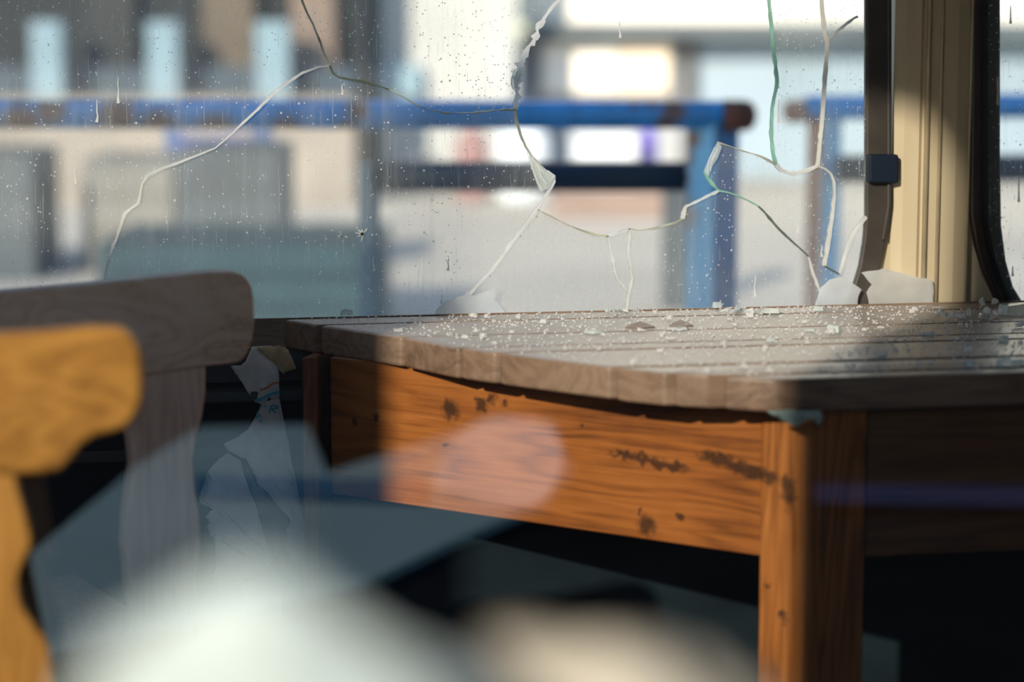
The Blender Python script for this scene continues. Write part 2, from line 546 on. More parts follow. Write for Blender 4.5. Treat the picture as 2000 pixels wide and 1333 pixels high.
# far wall: lining below the sill, header, pillar between the windows
gx = lambda x, y=600: on_y(x, y, YF).x
gz = lambda y, x=1300: on_y(x, y, YF).z
XLW = gx(-330)                  # left end of the broken window
wallb = tag(obj('wall_back', *join(box(XL, XR, YF - .012, YF + .05, 0, TZ - .075),
                                   box(XL, XLW, YF - .012, YF + .05, TZ - .075, TOP),
                                   box(XL, XR, YF - .012, YF + .05, 1.63, TOP)), M['wall_in']), kind='structure')
obj('ledge', *box(XL + .02, XR - .02, YF - .05, YF - .013, .655, .668), M['ledge'], wallb, bevel=.002)
obj('ledge', *box(XL + .02, XR - .02, YF - .028, YF - .013, .585, .600), M['ledge'], wallb, bevel=.002)
obj('sill', *box(XLW, XR - .02, YF - .02, YF + .05, TZ - .075, TZ - .035), M['ledge'], wallb)
pl0, pl1 = gx(1738), gx(1898)
pil = []
# pillar profile in plan, extruded upwards: flat face with two raised beads and a shallow step
prof = [(pl0, .03), (pl0, .004), (pl0 + .012, -.004), (pl0 + .030, -.008), (pl0 + .035, -.004), (pl0 + .039, -.010), (pl1 - .030, -.010), (pl1 - .012, -.004), (pl1, .004), (pl1, .03)]
obj('window_post', *prism([V((x, YF + dy, TZ - .04)) for x, dy in prof], V((0, 0, .95))), M['pillar'], wallb)
# flared foot of the pillar between the two rounded window corners
foot = [(1660, 640), (1690, 560), (1715, 500), (1730, 440), (1738, 380), (1738, 300), (1898, 300), (1898, 380), (1903, 440), (1915, 500), (1935, 555), (1975, 640)]
obj('post_foot', *prism([on_y(x, y, YF + .006) for x, y in foot], V((0, .02, 0))), M['pillar'], wallb)
for xp, r in ((1797, .0035), (1822, .0028), (1879, .002)):
    X = gx(xp)
    obj('bead', *tube([V((X, YF - .010, TZ - .03)), V((X, YF - .010, TZ + .9))], r, 8), M['bead'], wallb, smooth=True)

# ------------------------------------------------------------------ far window with the broken pane
win1 = tag(empty('window_1', (gx(900), YF, TZ - .035)), kind='structure')
TOPY = -830
C1 = [(590, 0), (600, 25), (612, 48), (624, 78), (634, 106), (645, 128)]
C2 = [(645, 128), (622, 131), (590, 143), (560, 163), (535, 182), (505, 213), (470, 245), (440, 273), (420, 290), (385, 304), (350, 318), (315, 330), (290, 342), (278, 358), (274, 380), (270, 398), (256, 407), (244, 418), (236, 440), (228, 465), (215, 500), (206, 530), (202, 560), (199, 600), (196, 660)]
C3 = [(645, 128), (650, 143), (662, 151), (685, 156), (712, 159), (735, 166), (760, 175), (782, 186), (802, 198), (820, 208), (845, 216), (870, 221), (905, 221), (940, 219), (975, 216), (1007, 214)]
H1 = [(1092, 0), (1076, 18), (1062, 38), (1052, 52), (1046, 75), (1036, 88), (1026, 108), (1020, 122), (1016, 142), (1012, 160), (1010, 178), (1009, 195), (1008, 214)]
H2 = [(1008, 214), (1010, 238), (1017, 262), (1028, 288), (1040, 306), (1056, 322), (1070, 334), (1083, 344), (1083, 356), (1066, 384), (1050, 410)]
H3 = [(1050, 410), (1075, 422), (1100, 435), (1125, 446), (1150, 455), (1170, 460), (1186, 461)]
H3b = [(1186, 461), (1210, 456), (1230, 447)]
H4 = [(1230, 447), (1250, 450), (1275, 447), (1300, 441), (1320, 436), (1334, 428), (1336, 416), (1340, 404), (1358, 396), (1380, 385), (1405, 373)]
H5 = [(1405, 373), (1392, 360), (1382, 348), (1376, 336), (1380, 324), (1388, 306), (1394, 290), (1403, 278), (1420, 284), (1440, 291), (1462, 298), (1490, 307), (1502, 313), (1516, 322)]
H6 = [(1516, 322), (1511, 300), (1508, 270), (1508, 240), (1509, 212), (1513, 190), (1519, 165), (1516, 130), (1511, 90), (1508, 50), (1503, 0)]
C4 = [(1050, 410), (1025, 443), (1000, 475), (980, 503), (960, 530), (938, 552), (918, 575), (895, 605), (865, 660)]
C5 = [(1186, 461), (1192, 485), (1198, 510), (1201, 530), (1206, 546), (1218, 560), (1227, 570)]
C6 = [(1230, 447), (1228, 475), (1228, 500), (1232, 525), (1235, 545), (1231, 565), (1226, 590), (1223, 660)]
C7 = [(1405, 373), (1422, 376), (1442, 383), (1462, 392), (1482, 403), (1497, 418), (1512, 436), (1530, 455), (1550, 474), (1568, 490), (1580, 502), (1586, 525), (1594, 548), (1604, 576), (1614, 660)]
C8 = [(1516, 322), (1526, 332), (1540, 338), (1558, 339), (1578, 333), (1598, 325)]
C9 = [(1606, 0), (1609, 35), (1612, 65), (1617, 84), (1615, 120), (1612, 165), (1608, 220), (1603, 275), (1598, 325)]
C10 = [(1598, 325), (1612, 330), (1624, 340), (1630, 355), (1631, 375), (1628, 410), (1624, 440), (1618, 480), (1611, 520)]
C11 = [(1611, 520), (1625, 528), (1640, 536)]
C11b = [(1640, 536), (1648, 512), (1658, 480), (1667, 458), (1680, 440), (1693, 424)]
C11c = [(1640, 536), (1638, 580), (1640, 660)]
C12 = [(1617, 78), (1630, 66), (1645, 54), (1660, 42), (1676, 32)]
rev = lambda c: c[::-1]


def chain(*cs):
    out = []
    for c in cs:
        for p in c:
            if not out or (abs(p[0] - out[-1][0]) + abs(p[1] - out[-1][1])) > .5: out.append(p)
    if abs(out[0][0] - out[-1][0]) + abs(out[0][1] - out[-1][1]) < .5: out.pop()
    return out


pieces = [
    chain([(-330, TOPY), (480, TOPY)], C1, C2, [(-330, 660)]),
    chain([(480, TOPY)], C1, C3, rev(H1), [(1180, TOPY)]),
    chain(C3, H2, C4, rev(C2)),
    chain(H3, C5, C6[5:], rev(C4)),
    chain(H3b, C6[:6], rev(C5)),
    chain(H4, C7, rev(C6)),
    chain(H5, C8, C10, C11, C11c, rev(C7)),
    chain(rev(C9), [(1590, TOPY), (1488, TOPY)], rev(H6), C8),
    chain([(1590, TOPY), (1697, TOPY), (1697, 200), (1690, 280), (1691, 380), (1693, 424)], rev(C11b), rev(C11), rev(C10), rev(C9)),
    chain([(1693, 424), (1690, 470), (1683, 510), (1672, 545), (1664, 570), (1650, 660)], rev(C11c), C11b),
]
NY = V((0, 1, 0))
for i, pc in enumerate(pieces):
    yo = YF + random.uniform(-.0006, .0006)
    pts = [on_y(x, y, yo) for x, y in pc]
    c = sum(pts, V()) / len(pts)
    pts = [p + (c - p).normalized() * .0006 for p in pts]
    obj('glass_piece', pts, [tuple(range(len(pts)))], M['glass'], win1)

PX = 1 / 1650.0


def crack(c, w, mat, rough=.6, jitter=.3, step=9):
    d = dense(c, step, rough)
    pts = [on_y(x, y, YF - .0035) for x, y in d]
    n = len(pts)
    if isinstance(w, tuple):
        ws = []
        for i in range(n):
            f = i / (n - 1) * (len(w) - 1); k = min(int(f), len(w) - 2); ws.append((w[k] + (w[k + 1] - w[k]) * (f - k)) * PX)
    else:
        ws = w * PX
    obj('fracture_edge', *ribbon(pts, ws, NY, .006, jitter), M[mat], win1)


crack([(520, -500)] + C1, (2.0, 2.0, 2.7, 4.1), 'crack_thin')
crack(C2[:9], (3, 5, 5, 4, 2), 'crack_white', .3, .15)
crack(C2[8:13], (2, 5, 6), 'crack_white', .3, .15)
crack(C2[12:], (4.1, 4.8, 5.4, 3.4, 4.8, 5.4, 4.1), 'crack_cream', .6, .3)
crack(C3[:7], (3.4, 4.8, 3.4, 2.7), 'crack_dark', .4, .25)
crack(C3[6:], (2.0, 2.0, 2.0, 3.4), 'crack_thin', .8, .6)
crack([(1180, TOPY), (1130, -90)] + H1[:3], (3, 4, 5), 'crack_white', .5, .3)
crack(H1[2:], (7, 12, 12, 14, 13, 8), 'crack_white', 2.2, .65, 5)
crack(H2[:6], (4.8, 4.1, 3.4, 2.7), 'crack_thin', .4, .2)
crack(H2[6:], (3, 5, 8, 9), 'crack_white', .5, .3)
crack(H3, (2.0, 2.7, 3.4, 4.8), 'crack_thin', .5, .4)
crack(H3b, (7, 4), 'crack_white', .9, .5)
crack(H4[:6], (2.0, 2.7, 3.4), 'crack_thin', .7, .4)
crack(H4[5:8], (5.4, 7.5, 4.8), 'crack_cream', 1.0, .4)
crack(H4[7:], (4, 4, 5), 'crack_white', .4, .3)
crack(H5[:4], (4.1, 5.4, 5.4), 'crack_green', .8, .4)
crack(H5[7:], (2.7, 2.0, 2.0, 3.4), 'crack_thin', .9, .5)
crack([(1488, TOPY)] + rev(H6), (3.4, 4.1, 4.1, 4.8, 4.8, 5.4, 5.4), 'crack_green', .6, .25)
crack(C4, (9, 7, 6, 6, 5), 'crack_white', .4, .25)
crack(C5, (3.4, 4.1, 6.1, 4.8, 3.4), 'crack_cream', .8, .5)
crack(C6, (4.8, 3.4, 4.1, 4.8, 6.1), 'crack_cream', .9, .35)
crack(C7[:5], (3.4, 3.4, 2.7), 'crack_green', .4, .3)
crack(C7[4:11], (2.7, 4.1, 2.7, 1.4), 'crack_dark', .4, .3)
crack(C7[10:], (2.0, 4.1, 2.7, 2.7), 'crack_cream', .8, .5)
crack(C8, (7, 6, 5), 'crack_white', .4, .3)
crack([(1590, TOPY)] + C9, (2.7, 3.4, 4.1, 4.8, 6.1, 6.1, 6.1, 6.8), 'crack_cream', .5, .2)
crack(C10, (3.4, 4.1, 6.1, 6.8, 6.8, 6.1), 'crack_cream', .6, .25)
crack(C11, (2.7, 2.7), 'crack_dark', .5, .3)
crack(C11b, (5, 8, 7, 6), 'crack_white', .5, .25)
crack(C12, (5, 4, 3), 'crack_white', .4, .4)
# conchoidal chips: thin scalloped flakes along the hole
for poly in ([(1028, 288), (1056, 322), (1083, 345), (1072, 368), (1056, 375), (1046, 350), (1036, 318)],
             [(1376, 336), (1388, 306), (1403, 278), (1410, 287), (1402, 308), (1388, 330), (1384, 345)],
             [(1002, 150), (998, 165), (1003, 176), (1012, 172), (1018, 150), (1024, 132), (1012, 132)]):
    o = prism([on_y(x, y, YF - .006) for x, y in poly], V((0, .005, 0)))
    obj('chipped_flake', *o, M['chip'], win1)
for a, b in (((1040, 306), (1078, 352)), ((1034, 300), (1060, 372)), ((1046, 314), (1082, 348)), ((1052, 320), (1068, 360)), ((1396, 288), (1382, 338)), ((1402, 290), (1388, 334)), ((1006, 135), (1000, 168)), ((1012, 138), (1006, 172)), ((1016, 145), (1011, 176))):
    m = ((a[0] + b[0]) / 2 - 4, (a[1] + b[1]) / 2 + 2)
    pts = [on_y(x, y, YF - .0065) for x, y in catmull([a, m, b], 5)]
    obj('chip_ridge', *ribbon(pts, 1.6 * PX, NY, .001, .3), M['crack_white'], win1)
# star impact mark
for k in range(15):
    a = random.uniform(0, 2 * math.pi); L = random.uniform(8, 20)
    cx, cy = (708, 458) if k < 11 else (668 + random.uniform(-8, 6), 462)
    if k >= 11: L *= .5
    pts = [on_y(cx, cy, YF - .003), on_y(cx + L * math.cos(a), cy + L * .8 * math.sin(a), YF - .003)]
    obj('impact_ray', *ribbon(pts, [4 * PX, 1 * PX], NY, .001), M['crack_white'], win1)
# dried drips on the inside of the panes
for x, y, L in ((231, 150, 52), (190, 195, 44), (147, 330, 30), (388, 0, 10), (668, 165, 20), (730, 500, 30), (876, 505, 24), (862, 575, 18), (1475, 540, 40), (1560, 430, 26), (1605, 480, 22), (1520, 195, 45), (600, 300, 14), (1210, 40, 34)):
    pts = [on_y(x + random.uniform(-1.5, 1.5), y + L * i / 4, YF - .002) for i in range(5)]
    obj('dried_drip', *ribbon(pts, [1.2 * PX, 2 * PX, 2 * PX, 3 * PX, 6 * PX], NY, .0005), M['crack_cream'], win1)

# rubber seals: the broken window's right side with its rounded foot
seal = [(1692, TOPY), (1692, 420), (1688, 470), (1680, 520), (1668, 560), (1648, 605), (1630, 660), (1668, 660), (1688, 612), (1706, 572), (1722, 520), (1732, 470), (1741, 400), (1743, 300), (1743, TOPY)]
obj('rubber_seal', *prism([on_y(x, y, YF - .004) for x, y in seal], V((0, .012, 0))), M['rubber'], win1, bevel=.003)
obj('rubber_lip', *prism([on_y(x, y, YF - .008) for x, y in [(1733, TOPY), (1733, 400), (1722, 470), (1732, 470), (1742, 400), (1742, TOPY)]], V((0, .012, 0))), M['rubber'], win1, bevel=.002)
obj('dark_block', *prism([on_y(x, y, YF - .016) for x, y in [(1698, 302), (1756, 302), (1756, 358), (1698, 358)]], V((0, .016, 0))), plain('block_navy', (.006, .012, .026), .6, .2, spec=.2), win1, bevel=.003)  # dark navy block added over the seal

win2 = tag(empty('window_2', (gx(2150), YF, TZ - .035)), kind='structure')
pane2 = [(1930, TOPY), (1930, 430), (1942, 500), (1962, 560), (1990, 610), (2010, 660), (3600, 660), (3600, TOPY)]
obj('glass_pane', [on_y(x, y, YF) for x, y in pane2], [tuple(range(len(pane2)))], M['glass_right'], win2)
seal2 = [(1903, TOPY), (1896, 300), (1896, 420), (1906, 480), (1922, 535), (1948, 590), (1985, 660), (2040, 660), (2004, 600), (1980, 560), (1966, 510), (1957, 440), (1955, 300), (1955, TOPY)]
obj('rubber_seal', *prism([on_y(x, y, YF + .002) for x, y in seal2], V((0, .012, 0))), M['rubber_black'], win2, bevel=.003)
obj('rubber_lip', *prism([on_y(x, y, YF - .008) for x, y in [(1905, TOPY), (1896, 300), (1896, 420), (1906, 480), (1922, 535), (1948, 590), (1985, 660), (2010, 660), (1972, 592), (1946, 535), (1930, 480), (1921, 420), (1921, TOPY)]], V((0, .012, 0))), plain('rubber_brown', (.035, .022, .014), .4, .3, 20), win2, bevel=.004)
for x, y, L in ((1949, 150, 55), (1990, 345, 50), (1974, 10, 36), (1978, 520, 20)):
    pts = [on_y(x, y + L * i / 4, YF - .002) for i in range(5)]
    obj('dried_drip', *ribbon(pts, [1.5 * PX, 3 * PX, 3 * PX, 4 * PX, 6 * PX], NY, .0005), M['crack_cream'], win2)

# ------------------------------------------------------------------ table
TH = .034
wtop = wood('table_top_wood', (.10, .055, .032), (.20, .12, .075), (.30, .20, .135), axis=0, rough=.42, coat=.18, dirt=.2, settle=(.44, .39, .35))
left_edge = [(400, 616), (552, 623), (622, 634), (700, 645), (785, 658), (895, 680), (970, 690), (1080, 704), (1195, 718), (1305, 729), (1400, 734), (1545, 741)]
LE = [on_z(x, y, TZ) for x, y in left_edge]          # runs from the far left to the near corner
table = empty('table', (.75, 2.5, 0), 'wooden plank table strewn with broken glass under the cracked window', 'table')


def left_x(Y):
    for a, b in zip(LE[:-1], LE[1:]):
        lo, hi = sorted((a.y, b.y))
        if lo <= Y <= hi and abs(a.y - b.y) > 1e-6:
            f = (Y - a.y) / (b.y - a.y); return a.x + (b.x - a.x) * f
    return LE[0].x if Y > LE[0].y else LE[-1].x


near_y = LE[-1].y
bounds = [near_y] + [on_z(x, y, TZ).y for x, y in ((1400, 734), (1305, 729), (1195, 718), (970, 690), (895, 680), (785, 658), (622, 634), (552, 623))] + [YF - .022]
XT = 1.75
for i, (a, b) in enumerate(zip(bounds[:-1], bounds[1:])):
    g = .0030
    ys = [a + g + (b - a - 2 * g) * k / 4 for k in range(5)]
    xs = [left_x(y) for y in ys]
    if i == len(bounds) - 2:
        xs = [xs[0] - .012 * k for k in range(5)]
    poly = [V((x, y, TZ)) for x, y in zip(xs, ys)] + [V((XT, ys[-1], TZ)), V((XT, ys[0], TZ))]
    dz = random.uniform(-.0006, .0006)
    poly = [p + V((0, 0, dz)) for p in poly]
    obj('plank', *prism(poly, V((0, 0, -TH))), wtop, table, bevel=.0035, seg=2)
# darker blocks let into the plank ends
# frame under the planks
legA = on_z(612, 690, TZ - TH)
far_p, near_p = at(645, 800, 2.735), at(1490, 900, 2.42)
ap_dir = V((near_p.x - far_p.x, near_p.y - far_p.y, 0)).normalized()
ap_nrm = V((ap_dir.y, -ap_dir.x, 0))
if ap_nrm.y > 0: ap_nrm = -ap_nrm
ang = math.atan2(ap_dir.y, ap_dir.x)
ZT = TZ - TH
zbot = on_line(1000, 1000, far_p, near_p).z
0 and print('apron', far_p, near_p, 'bottom z', on_line(700, 955, far_p, near_p).z, on_line(1450, 1080, far_p, near_p).z, 'ang', math.degrees(ang))
st = []
for x, y, r in ((880, 800, .016), (938, 790, .011), (960, 780, .009), (985, 785, .006), (692, 822, .006), (735, 815, .005), (1262, 1028, .014), (1250, 1000, .005), (1135, 832, .006), (1382, 886, .006), (870, 870, .004), (760, 900, .004), (1330, 1010, .006)):
    st.append((on_line(x, y, far_p, near_p), r))
for x, y in ((1230, 892), (1270, 902), (1310, 912), (1400, 895), (1430, 905), (1460, 918), (1485, 928)):
    st.append((on_line(x, y, far_p, near_p), .016, (.5, .5, 2.6)))
wap = wood('apron_wood', (.085, .026, .007), (.27, .088, .017), (.43, .155, .036), rot=(0, 0, ang), axis=0, rough=.38, coat=.3, stains=st, streak=.8)
aprong = [on_line(648, 702, far_p, near_p), on_line(1495, 800, far_p, near_p)]
zb = -.006 + (on_line(700, 955, far_p, near_p).z + on_line(1450, 1080, far_p, near_p).z) / 2
a0 = V((far_p.x, far_p.y, zb)); a1 = V((near_p.x, near_p.y, zb))
obj('apron', *prism([a0, a1, V((a1.x, a1.y, ZT)), V((a0.x, a0.y, ZT))], -ap_nrm * .022), wap, table, bevel=.002)
wleg = wood('leg_wood', (.09, .03, .008), (.29, .10, .02), (.45, .175, .045), axis=2, rough=.4, coat=.25,
            stains=[(on_line(1545, 965, far_p, near_p), .012, (1, 1, .6)), (on_line(1500, 930, far_p, near_p), .012, (.6, .6, 1.5)), (on_line(1540, 940, far_p, near_p), .010), (on_line(1530, 1200, far_p, near_p), .008), (on_line(1535, 1225, far_p, near_p), .007), (on_line(1500, 1140, far_p, near_p), .006)])
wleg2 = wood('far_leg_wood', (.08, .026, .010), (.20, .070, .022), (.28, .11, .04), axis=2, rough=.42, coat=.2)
wap2 = wood('shaded_apron_wood', (.05, .02, .008), (.13, .055, .02), (.20, .09, .035), axis=0, rough=.45, coat=.2)  # darker copy of the apron wood; shade put into the colour
# near leg: lit face in line with the apron, second face square to the plank direction
n0 = on_line(1490, 900, far_p, near_p) + ap_nrm * .004; n0.z = 0
n1 = on_line(1572, 900, far_p + ap_nrm * .004, near_p + ap_nrm * .004); n1.z = 0
d2 = V((1, .02, 0)).normalized()
n2 = n1 + d2 * .066
n3 = n2 + V((-.02, .07, 0)); n4 = n0 + V((.02, .05, 0))
obj('leg', *prism([n0, n1, n2, n3, n4], V((0, 0, ZT))), wleg, table, bevel=.003)
# apron along the planks to the right of the near leg
r0 = n2 + V((.004, .012, 0)); r1 = V((1.6, r0.y, 0))
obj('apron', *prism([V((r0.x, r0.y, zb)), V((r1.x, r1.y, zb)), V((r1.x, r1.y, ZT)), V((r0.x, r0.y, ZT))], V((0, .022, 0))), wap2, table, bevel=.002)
# far leg
f1 = on_line(634, 800, far_p, near_p) + ap_nrm * .012; f0 = on_line(590, 800, f1, f1 + V((1, 0.1, 0)))
for q in (f0, f1): q.z = 0
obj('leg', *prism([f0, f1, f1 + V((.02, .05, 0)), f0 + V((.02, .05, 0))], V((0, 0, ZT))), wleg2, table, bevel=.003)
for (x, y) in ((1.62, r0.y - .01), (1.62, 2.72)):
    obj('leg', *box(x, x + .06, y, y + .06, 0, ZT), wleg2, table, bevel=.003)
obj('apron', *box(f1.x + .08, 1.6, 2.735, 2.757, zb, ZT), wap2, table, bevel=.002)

# ------------------------------------------------------------------ chairs
def chair_back_part(name, outline, p, q, thick, mat, parent, arc=0.0, xc=0.0, xw=1.0, bevel=.008):
    """outline in photo positions read on the upright plane over p-q, bowed by arc towards the eye at the ends"""
    n = V((-(q.y - p.y), q.x - p.x, 0)).normalized()
    if n.y < 0: n = -n
    top = [on_line(x, y, p, q) for x, y in outline]
    # build as strips so that the rail can bow
    vs, fs = prism(top, n * thick)
    if arc:
        d = (q - p).normalized(); mid = (p + q) / 2
        vs = [v - n * (arc * ((v - mid).dot(d) / xw) ** 2) for v in vs]
    return obj(name, vs, fs, mat, parent, bevel=bevel, seg=3)


def chair_rest(ch, c, fx, fy, mat, w=.42, dep=.40, hs=.45):
    """seat, legs and stretchers below the back; c is the floor point under the middle of the back, fx along the back, fy towards the front"""
    P = lambda a, b, z: c + fx * a + fy * b + V((0, 0, z))
    seat = [P(-w / 2 + .02, 0.02, hs - .03), P(w / 2 - .02, .02, hs - .03), P(w / 2, dep, hs - .03), P(-w / 2, dep, hs - .03)]
    obj('seat', *prism(seat, V((0, 0, .03))), mat, ch, bevel=.01)
    for a, b in ((-w / 2 + .03, .03), (w / 2 - .03, .03), (-w / 2 + .03, dep - .03), (w / 2 - .03, dep - .03)):
        obj('leg', *tube([P(a, b, 0), P(a, b, hs * .5), P(a, b, hs - .03)], [.013, .018, .016], 10), mat, ch, smooth=True)
    for a in (-w / 2 + .03, w / 2 - .03):
        obj('stretcher', *tube([P(a, .03, .16), P(a, dep - .03, .16)], .009, 8), mat, ch, smooth=True)


# farther chair
wchair = wood('veiled_chair_wood', (.38, .25, .17), (.76, .56, .42), (.88, .70, .56), axis=0, rough=.45, coat=.25)  # wood lightened: the near pane's pale veil put into the colour
wslat = wood('veiled_slat_wood', (.48, .34, .26), (.74, .56, .44), (.84, .66, .53), axis=2, rough=.45, coat=.2)
p, q = at(-60, 700, 2.30), at(490, 640, 2.46)
p = V((p.x, p.y, 0)); q = V((q.x, q.y, 0))
cdir = (q - p).normalized(); cn = V((-cdir.y, cdir.x, 0))
cb = on_line(55, 640, p, q)
ch1 = empty('chair', (cb.x, cb.y, 0), 'pale grey-brown chair with rounded top rail beside the plank table', 'chair')
rail = [(-430, 600), (-400, 588), (-250, 590), (-100, 580), (0, 571), (100, 562), (200, 553), (300, 543), (380, 535), (430, 531), (462, 532), (482, 542), (494, 562), (498, 600), (497, 640), (490, 675), (480, 697), (462, 709), (400, 717), (330, 727), (280, 735), (150, 770), (50, 790), (-50, 796), (-150, 785), (-300, 760), (-420, 750)]
chair_back_part('top_rail', catmull(rail, 3, True), p, q, .028, wchair, ch1, arc=.0, bevel=.008)
slat = [(316, 716), (404, 712), (403, 770), (397, 815), (385, 855), (378, 900), (383, 960), (391, 1010), (394, 1060), (391, 1110), (385, 1160), (380, 1210), (384, 1270), (392, 1333), (400, 1420), (404, 1520), (262, 1520), (258, 1420), (263, 1333), (263, 1250), (258, 1190), (250, 1130), (244, 1060), (246, 1010), (253, 960), (261, 905), (256, 860), (246, 820), (250, 770), (270, 725)]
off = cn * .006
chair_back_part('slat', slat, p + off, q + off, .020, wslat, ch1, bevel=.005)
chair_back_part('slat', [(55 - (x - 190), y) for x, y in slat], p + off, q + off, .020, wslat, ch1, bevel=.005)
chair_rest(ch1, V((cb.x, cb.y, 0)) + cn * .012, cdir, cn, wslat)

# nearer chair, sunlit
wor = wood('orange_chair_wood', (.24, .10, .018), (.46, .215, .04), (.60, .30, .065), axis=0, rough=.45, coat=.2)
wor2 = wood('orange_slat_wood', (.26, .11, .02), (.46, .215, .042), (.60, .30, .07), axis=2, rough=.45, coat=.2)
p, q = at(-100, 800, 1.80), at(280, 760, 1.86)
p = V((p.x, p.y, 0)); q = V((q.x, q.y, 0))
cdir = (q - p).normalized(); cn = V((-cdir.y, cdir.x, 0))
cb = on_line(-140, 800, p, q)
ch2 = empty('chair', (cb.x, cb.y, 0), 'orange sunlit wooden chair with scalloped back, closest to the near window', 'chair')
rail = [(-560, 690), (-520, 655), (-350, 652), (-150, 655), (0, 655), (90, 649), (180, 640), (240, 640), (270, 655), (284, 690), (288, 740), (286, 785), (272, 820), (250, 843), (222, 850), (190, 858), (165, 875), (145, 902), (122, 925), (80, 932), (0, 933), (-140, 933), (-280, 933), (-400, 925), (-430, 895), (-470, 858), (-540, 845), (-565, 790)]
chair_back_part('top_rail', rail, p, q, .030, wor, ch2, bevel=.010)
slat = [(-75, 920), (34, 920), (42, 960), (56, 1005), (66, 1045), (66, 1070), (54, 1095), (43, 1120), (40, 1145), (47, 1180), (65, 1212), (90, 1240), (104, 1275), (112, 1333), (116, 1420), (120, 1600), (-160, 1600), (-155, 1333), (-140, 1260), (-100, 1210), (-85, 1150), (-95, 1090), (-110, 1050), (-90, 980)]
chair_back_part('slat', slat, p + cn * .005, q + cn * .005, .024, wor2, ch2, bevel=.006)
chair_back_part('slat', [(-280 - x, y) for x, y in slat], p + cn * .005, q + cn * .005, .024, wor2, ch2, bevel=.006)
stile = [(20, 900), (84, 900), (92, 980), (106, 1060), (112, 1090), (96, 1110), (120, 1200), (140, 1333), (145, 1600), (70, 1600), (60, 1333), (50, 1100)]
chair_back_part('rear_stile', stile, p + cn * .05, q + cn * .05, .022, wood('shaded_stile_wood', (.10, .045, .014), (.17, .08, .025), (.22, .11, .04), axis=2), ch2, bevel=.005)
chair_rest(ch2, V((cb.x, cb.y, 0)) + cn * .03, cdir, cn, wor2)

# ------------------------------------------------------------------ torn plastic bag hanging from the table's far corner
BD = 2.80


def sheet(name, outline, d, mat, parent, amp=.006, fs=26.0, lean=0.0, sub=3, seed=0.0):
    """crumpled film: outline triangulated, subdivided, then creased in depth"""
    pts = [at(x, y, d) for x, y in outline]
    bm = bmesh.new()
    vs = [bm.verts.new(p) for p in pts]
    f = bm.faces.new(vs)
    bmesh.ops.triangulate(bm, faces=[f])
    for _ in range(sub):
        long = [e for e in bm.edges if e.calc_length() > .006]
        bmesh.ops.subdivide_edges(bm, edges=long, cuts=1)
        bmesh.ops.triangulate(bm, faces=[f for f in bm.faces if len(f.verts) > 3])
    zt = max(p.z for p in pts)
    for v in bm.verts:
        k = mnoise.noise(v.co * fs + V((seed, 0, 0))) + .5 * abs(mnoise.noise(v.co * fs * 2.3 + V((0, seed, 0))))
        v.co += HF * (amp * k + lean * (zt - v.co.z))
    org = root_of(parent) if parent else V((sum(p.x for p in pts) / len(pts), sum(p.y for p in pts) / len(pts), min(p.z for p in pts)))
    for v in bm.verts: v.co -= org
    me = bpy.data.meshes.new(name); bm.to_mesh(me); bm.free()
    me.materials.append(mat)
    for pl in me.polygons: pl.use_smooth = True
    o = bpy.data.objects.new(name, me); C.objects.link(o)
    if parent: o.parent = parent
    else: o.location = org
    so_ = o.modifiers.new('thick', 'SOLIDIFY'); so_.thickness = .0006
    return o


bp = at(520, 685, BD)
bag = empty('plastic_bag', (bp.x, bp.y, bp.z - .25), 'torn pale plastic bag with blue and red print hanging below the table edge', 'bag')
sheet('neck', [(492, 678), (480, 706), (470, 715), (449, 717), (462, 735), (480, 760), (500, 787), (512, 792), (546, 776), (545, 735), (543, 690), (530, 676)], BD - .02, M['bag'], bag, .010, 60, seed=1)
sheet('fold', [(500, 680), (520, 692), (540, 715), (553, 732), (560, 728), (578, 722), (570, 700), (562, 684), (545, 676)], BD - .03, M['bag_yellow'], bag, .012, 70, seed=4)
sheet('body', [(512, 786), (500, 812), (484, 840), (462, 856), (436, 868), (442, 882), (466, 892), (480, 898), (490, 915), (503, 945), (512, 948), (528, 936), (545, 955), (560, 985), (568, 1010), (566, 1030), (558, 1048), (562, 1075), (572, 1105), (588, 1122), (599, 1132), (599, 1050), (592, 1010), (580, 965), (566, 920), (553, 880), (548, 830), (546, 776)], BD - .012, M['bag'], bag, .008, 40, seed=7)
low = [(446, 884), (428, 896), (408, 918), (403, 930), (398, 950), (389, 972), (392, 982), (404, 988), (418, 994), (428, 992), (412, 998), (401, 1010), (410, 1020), (404, 1028), (412, 1046), (419, 1042), (421, 1075), (420, 1110), (415, 1126), (420, 1140), (430, 1150), (460, 1140), (490, 1128), (520, 1116), (535, 1114), (530, 1090), (518, 1050), (505, 1010), (492, 970), (478, 930), (470, 900)]
sheet('torn_sheet', low, BD, M['bag'], bag, .006, 30, seed=11)
sheet('inner_sheet', [(450, 884), (478, 898), (503, 948), (530, 940), (560, 990), (560, 1048), (572, 1105), (580, 1140), (545, 1140), (530, 1090), (505, 1010), (480, 935)], BD + .01, M['bag_thin'], bag, .004, 30, seed=15)
sheet('tail', [(470, 1140), (525, 1118), (545, 1116), (552, 1140), (545, 1333), (480, 1333), (474, 1230)], BD + .008, M['bag_thin'], bag, .005, 30, seed=19)
for pts, m in (([(495, 772), (520, 770), (546, 755)], 'print_blue'), ([(500, 782), (515, 773), (546, 762)], 'print_blue'), ([(508, 762), (525, 752), (545, 748)], 'print_red')):
    pass
obj('print_stripe', *ribbon([at(x, y, BD - .034) for x, y in catmull([(497, 784), (512, 779), (528, 771), (546, 766)], 4)], 6 * PX, HF, .0006), M['print_blue'], bag)
obj('print_stripe', *ribbon([at(x, y, BD - .034) for x, y in catmull([(508, 762), (522, 758), (532, 750), (545, 748)], 4)], 4.5 * PX, HF, .0006), M['print_red'], bag)
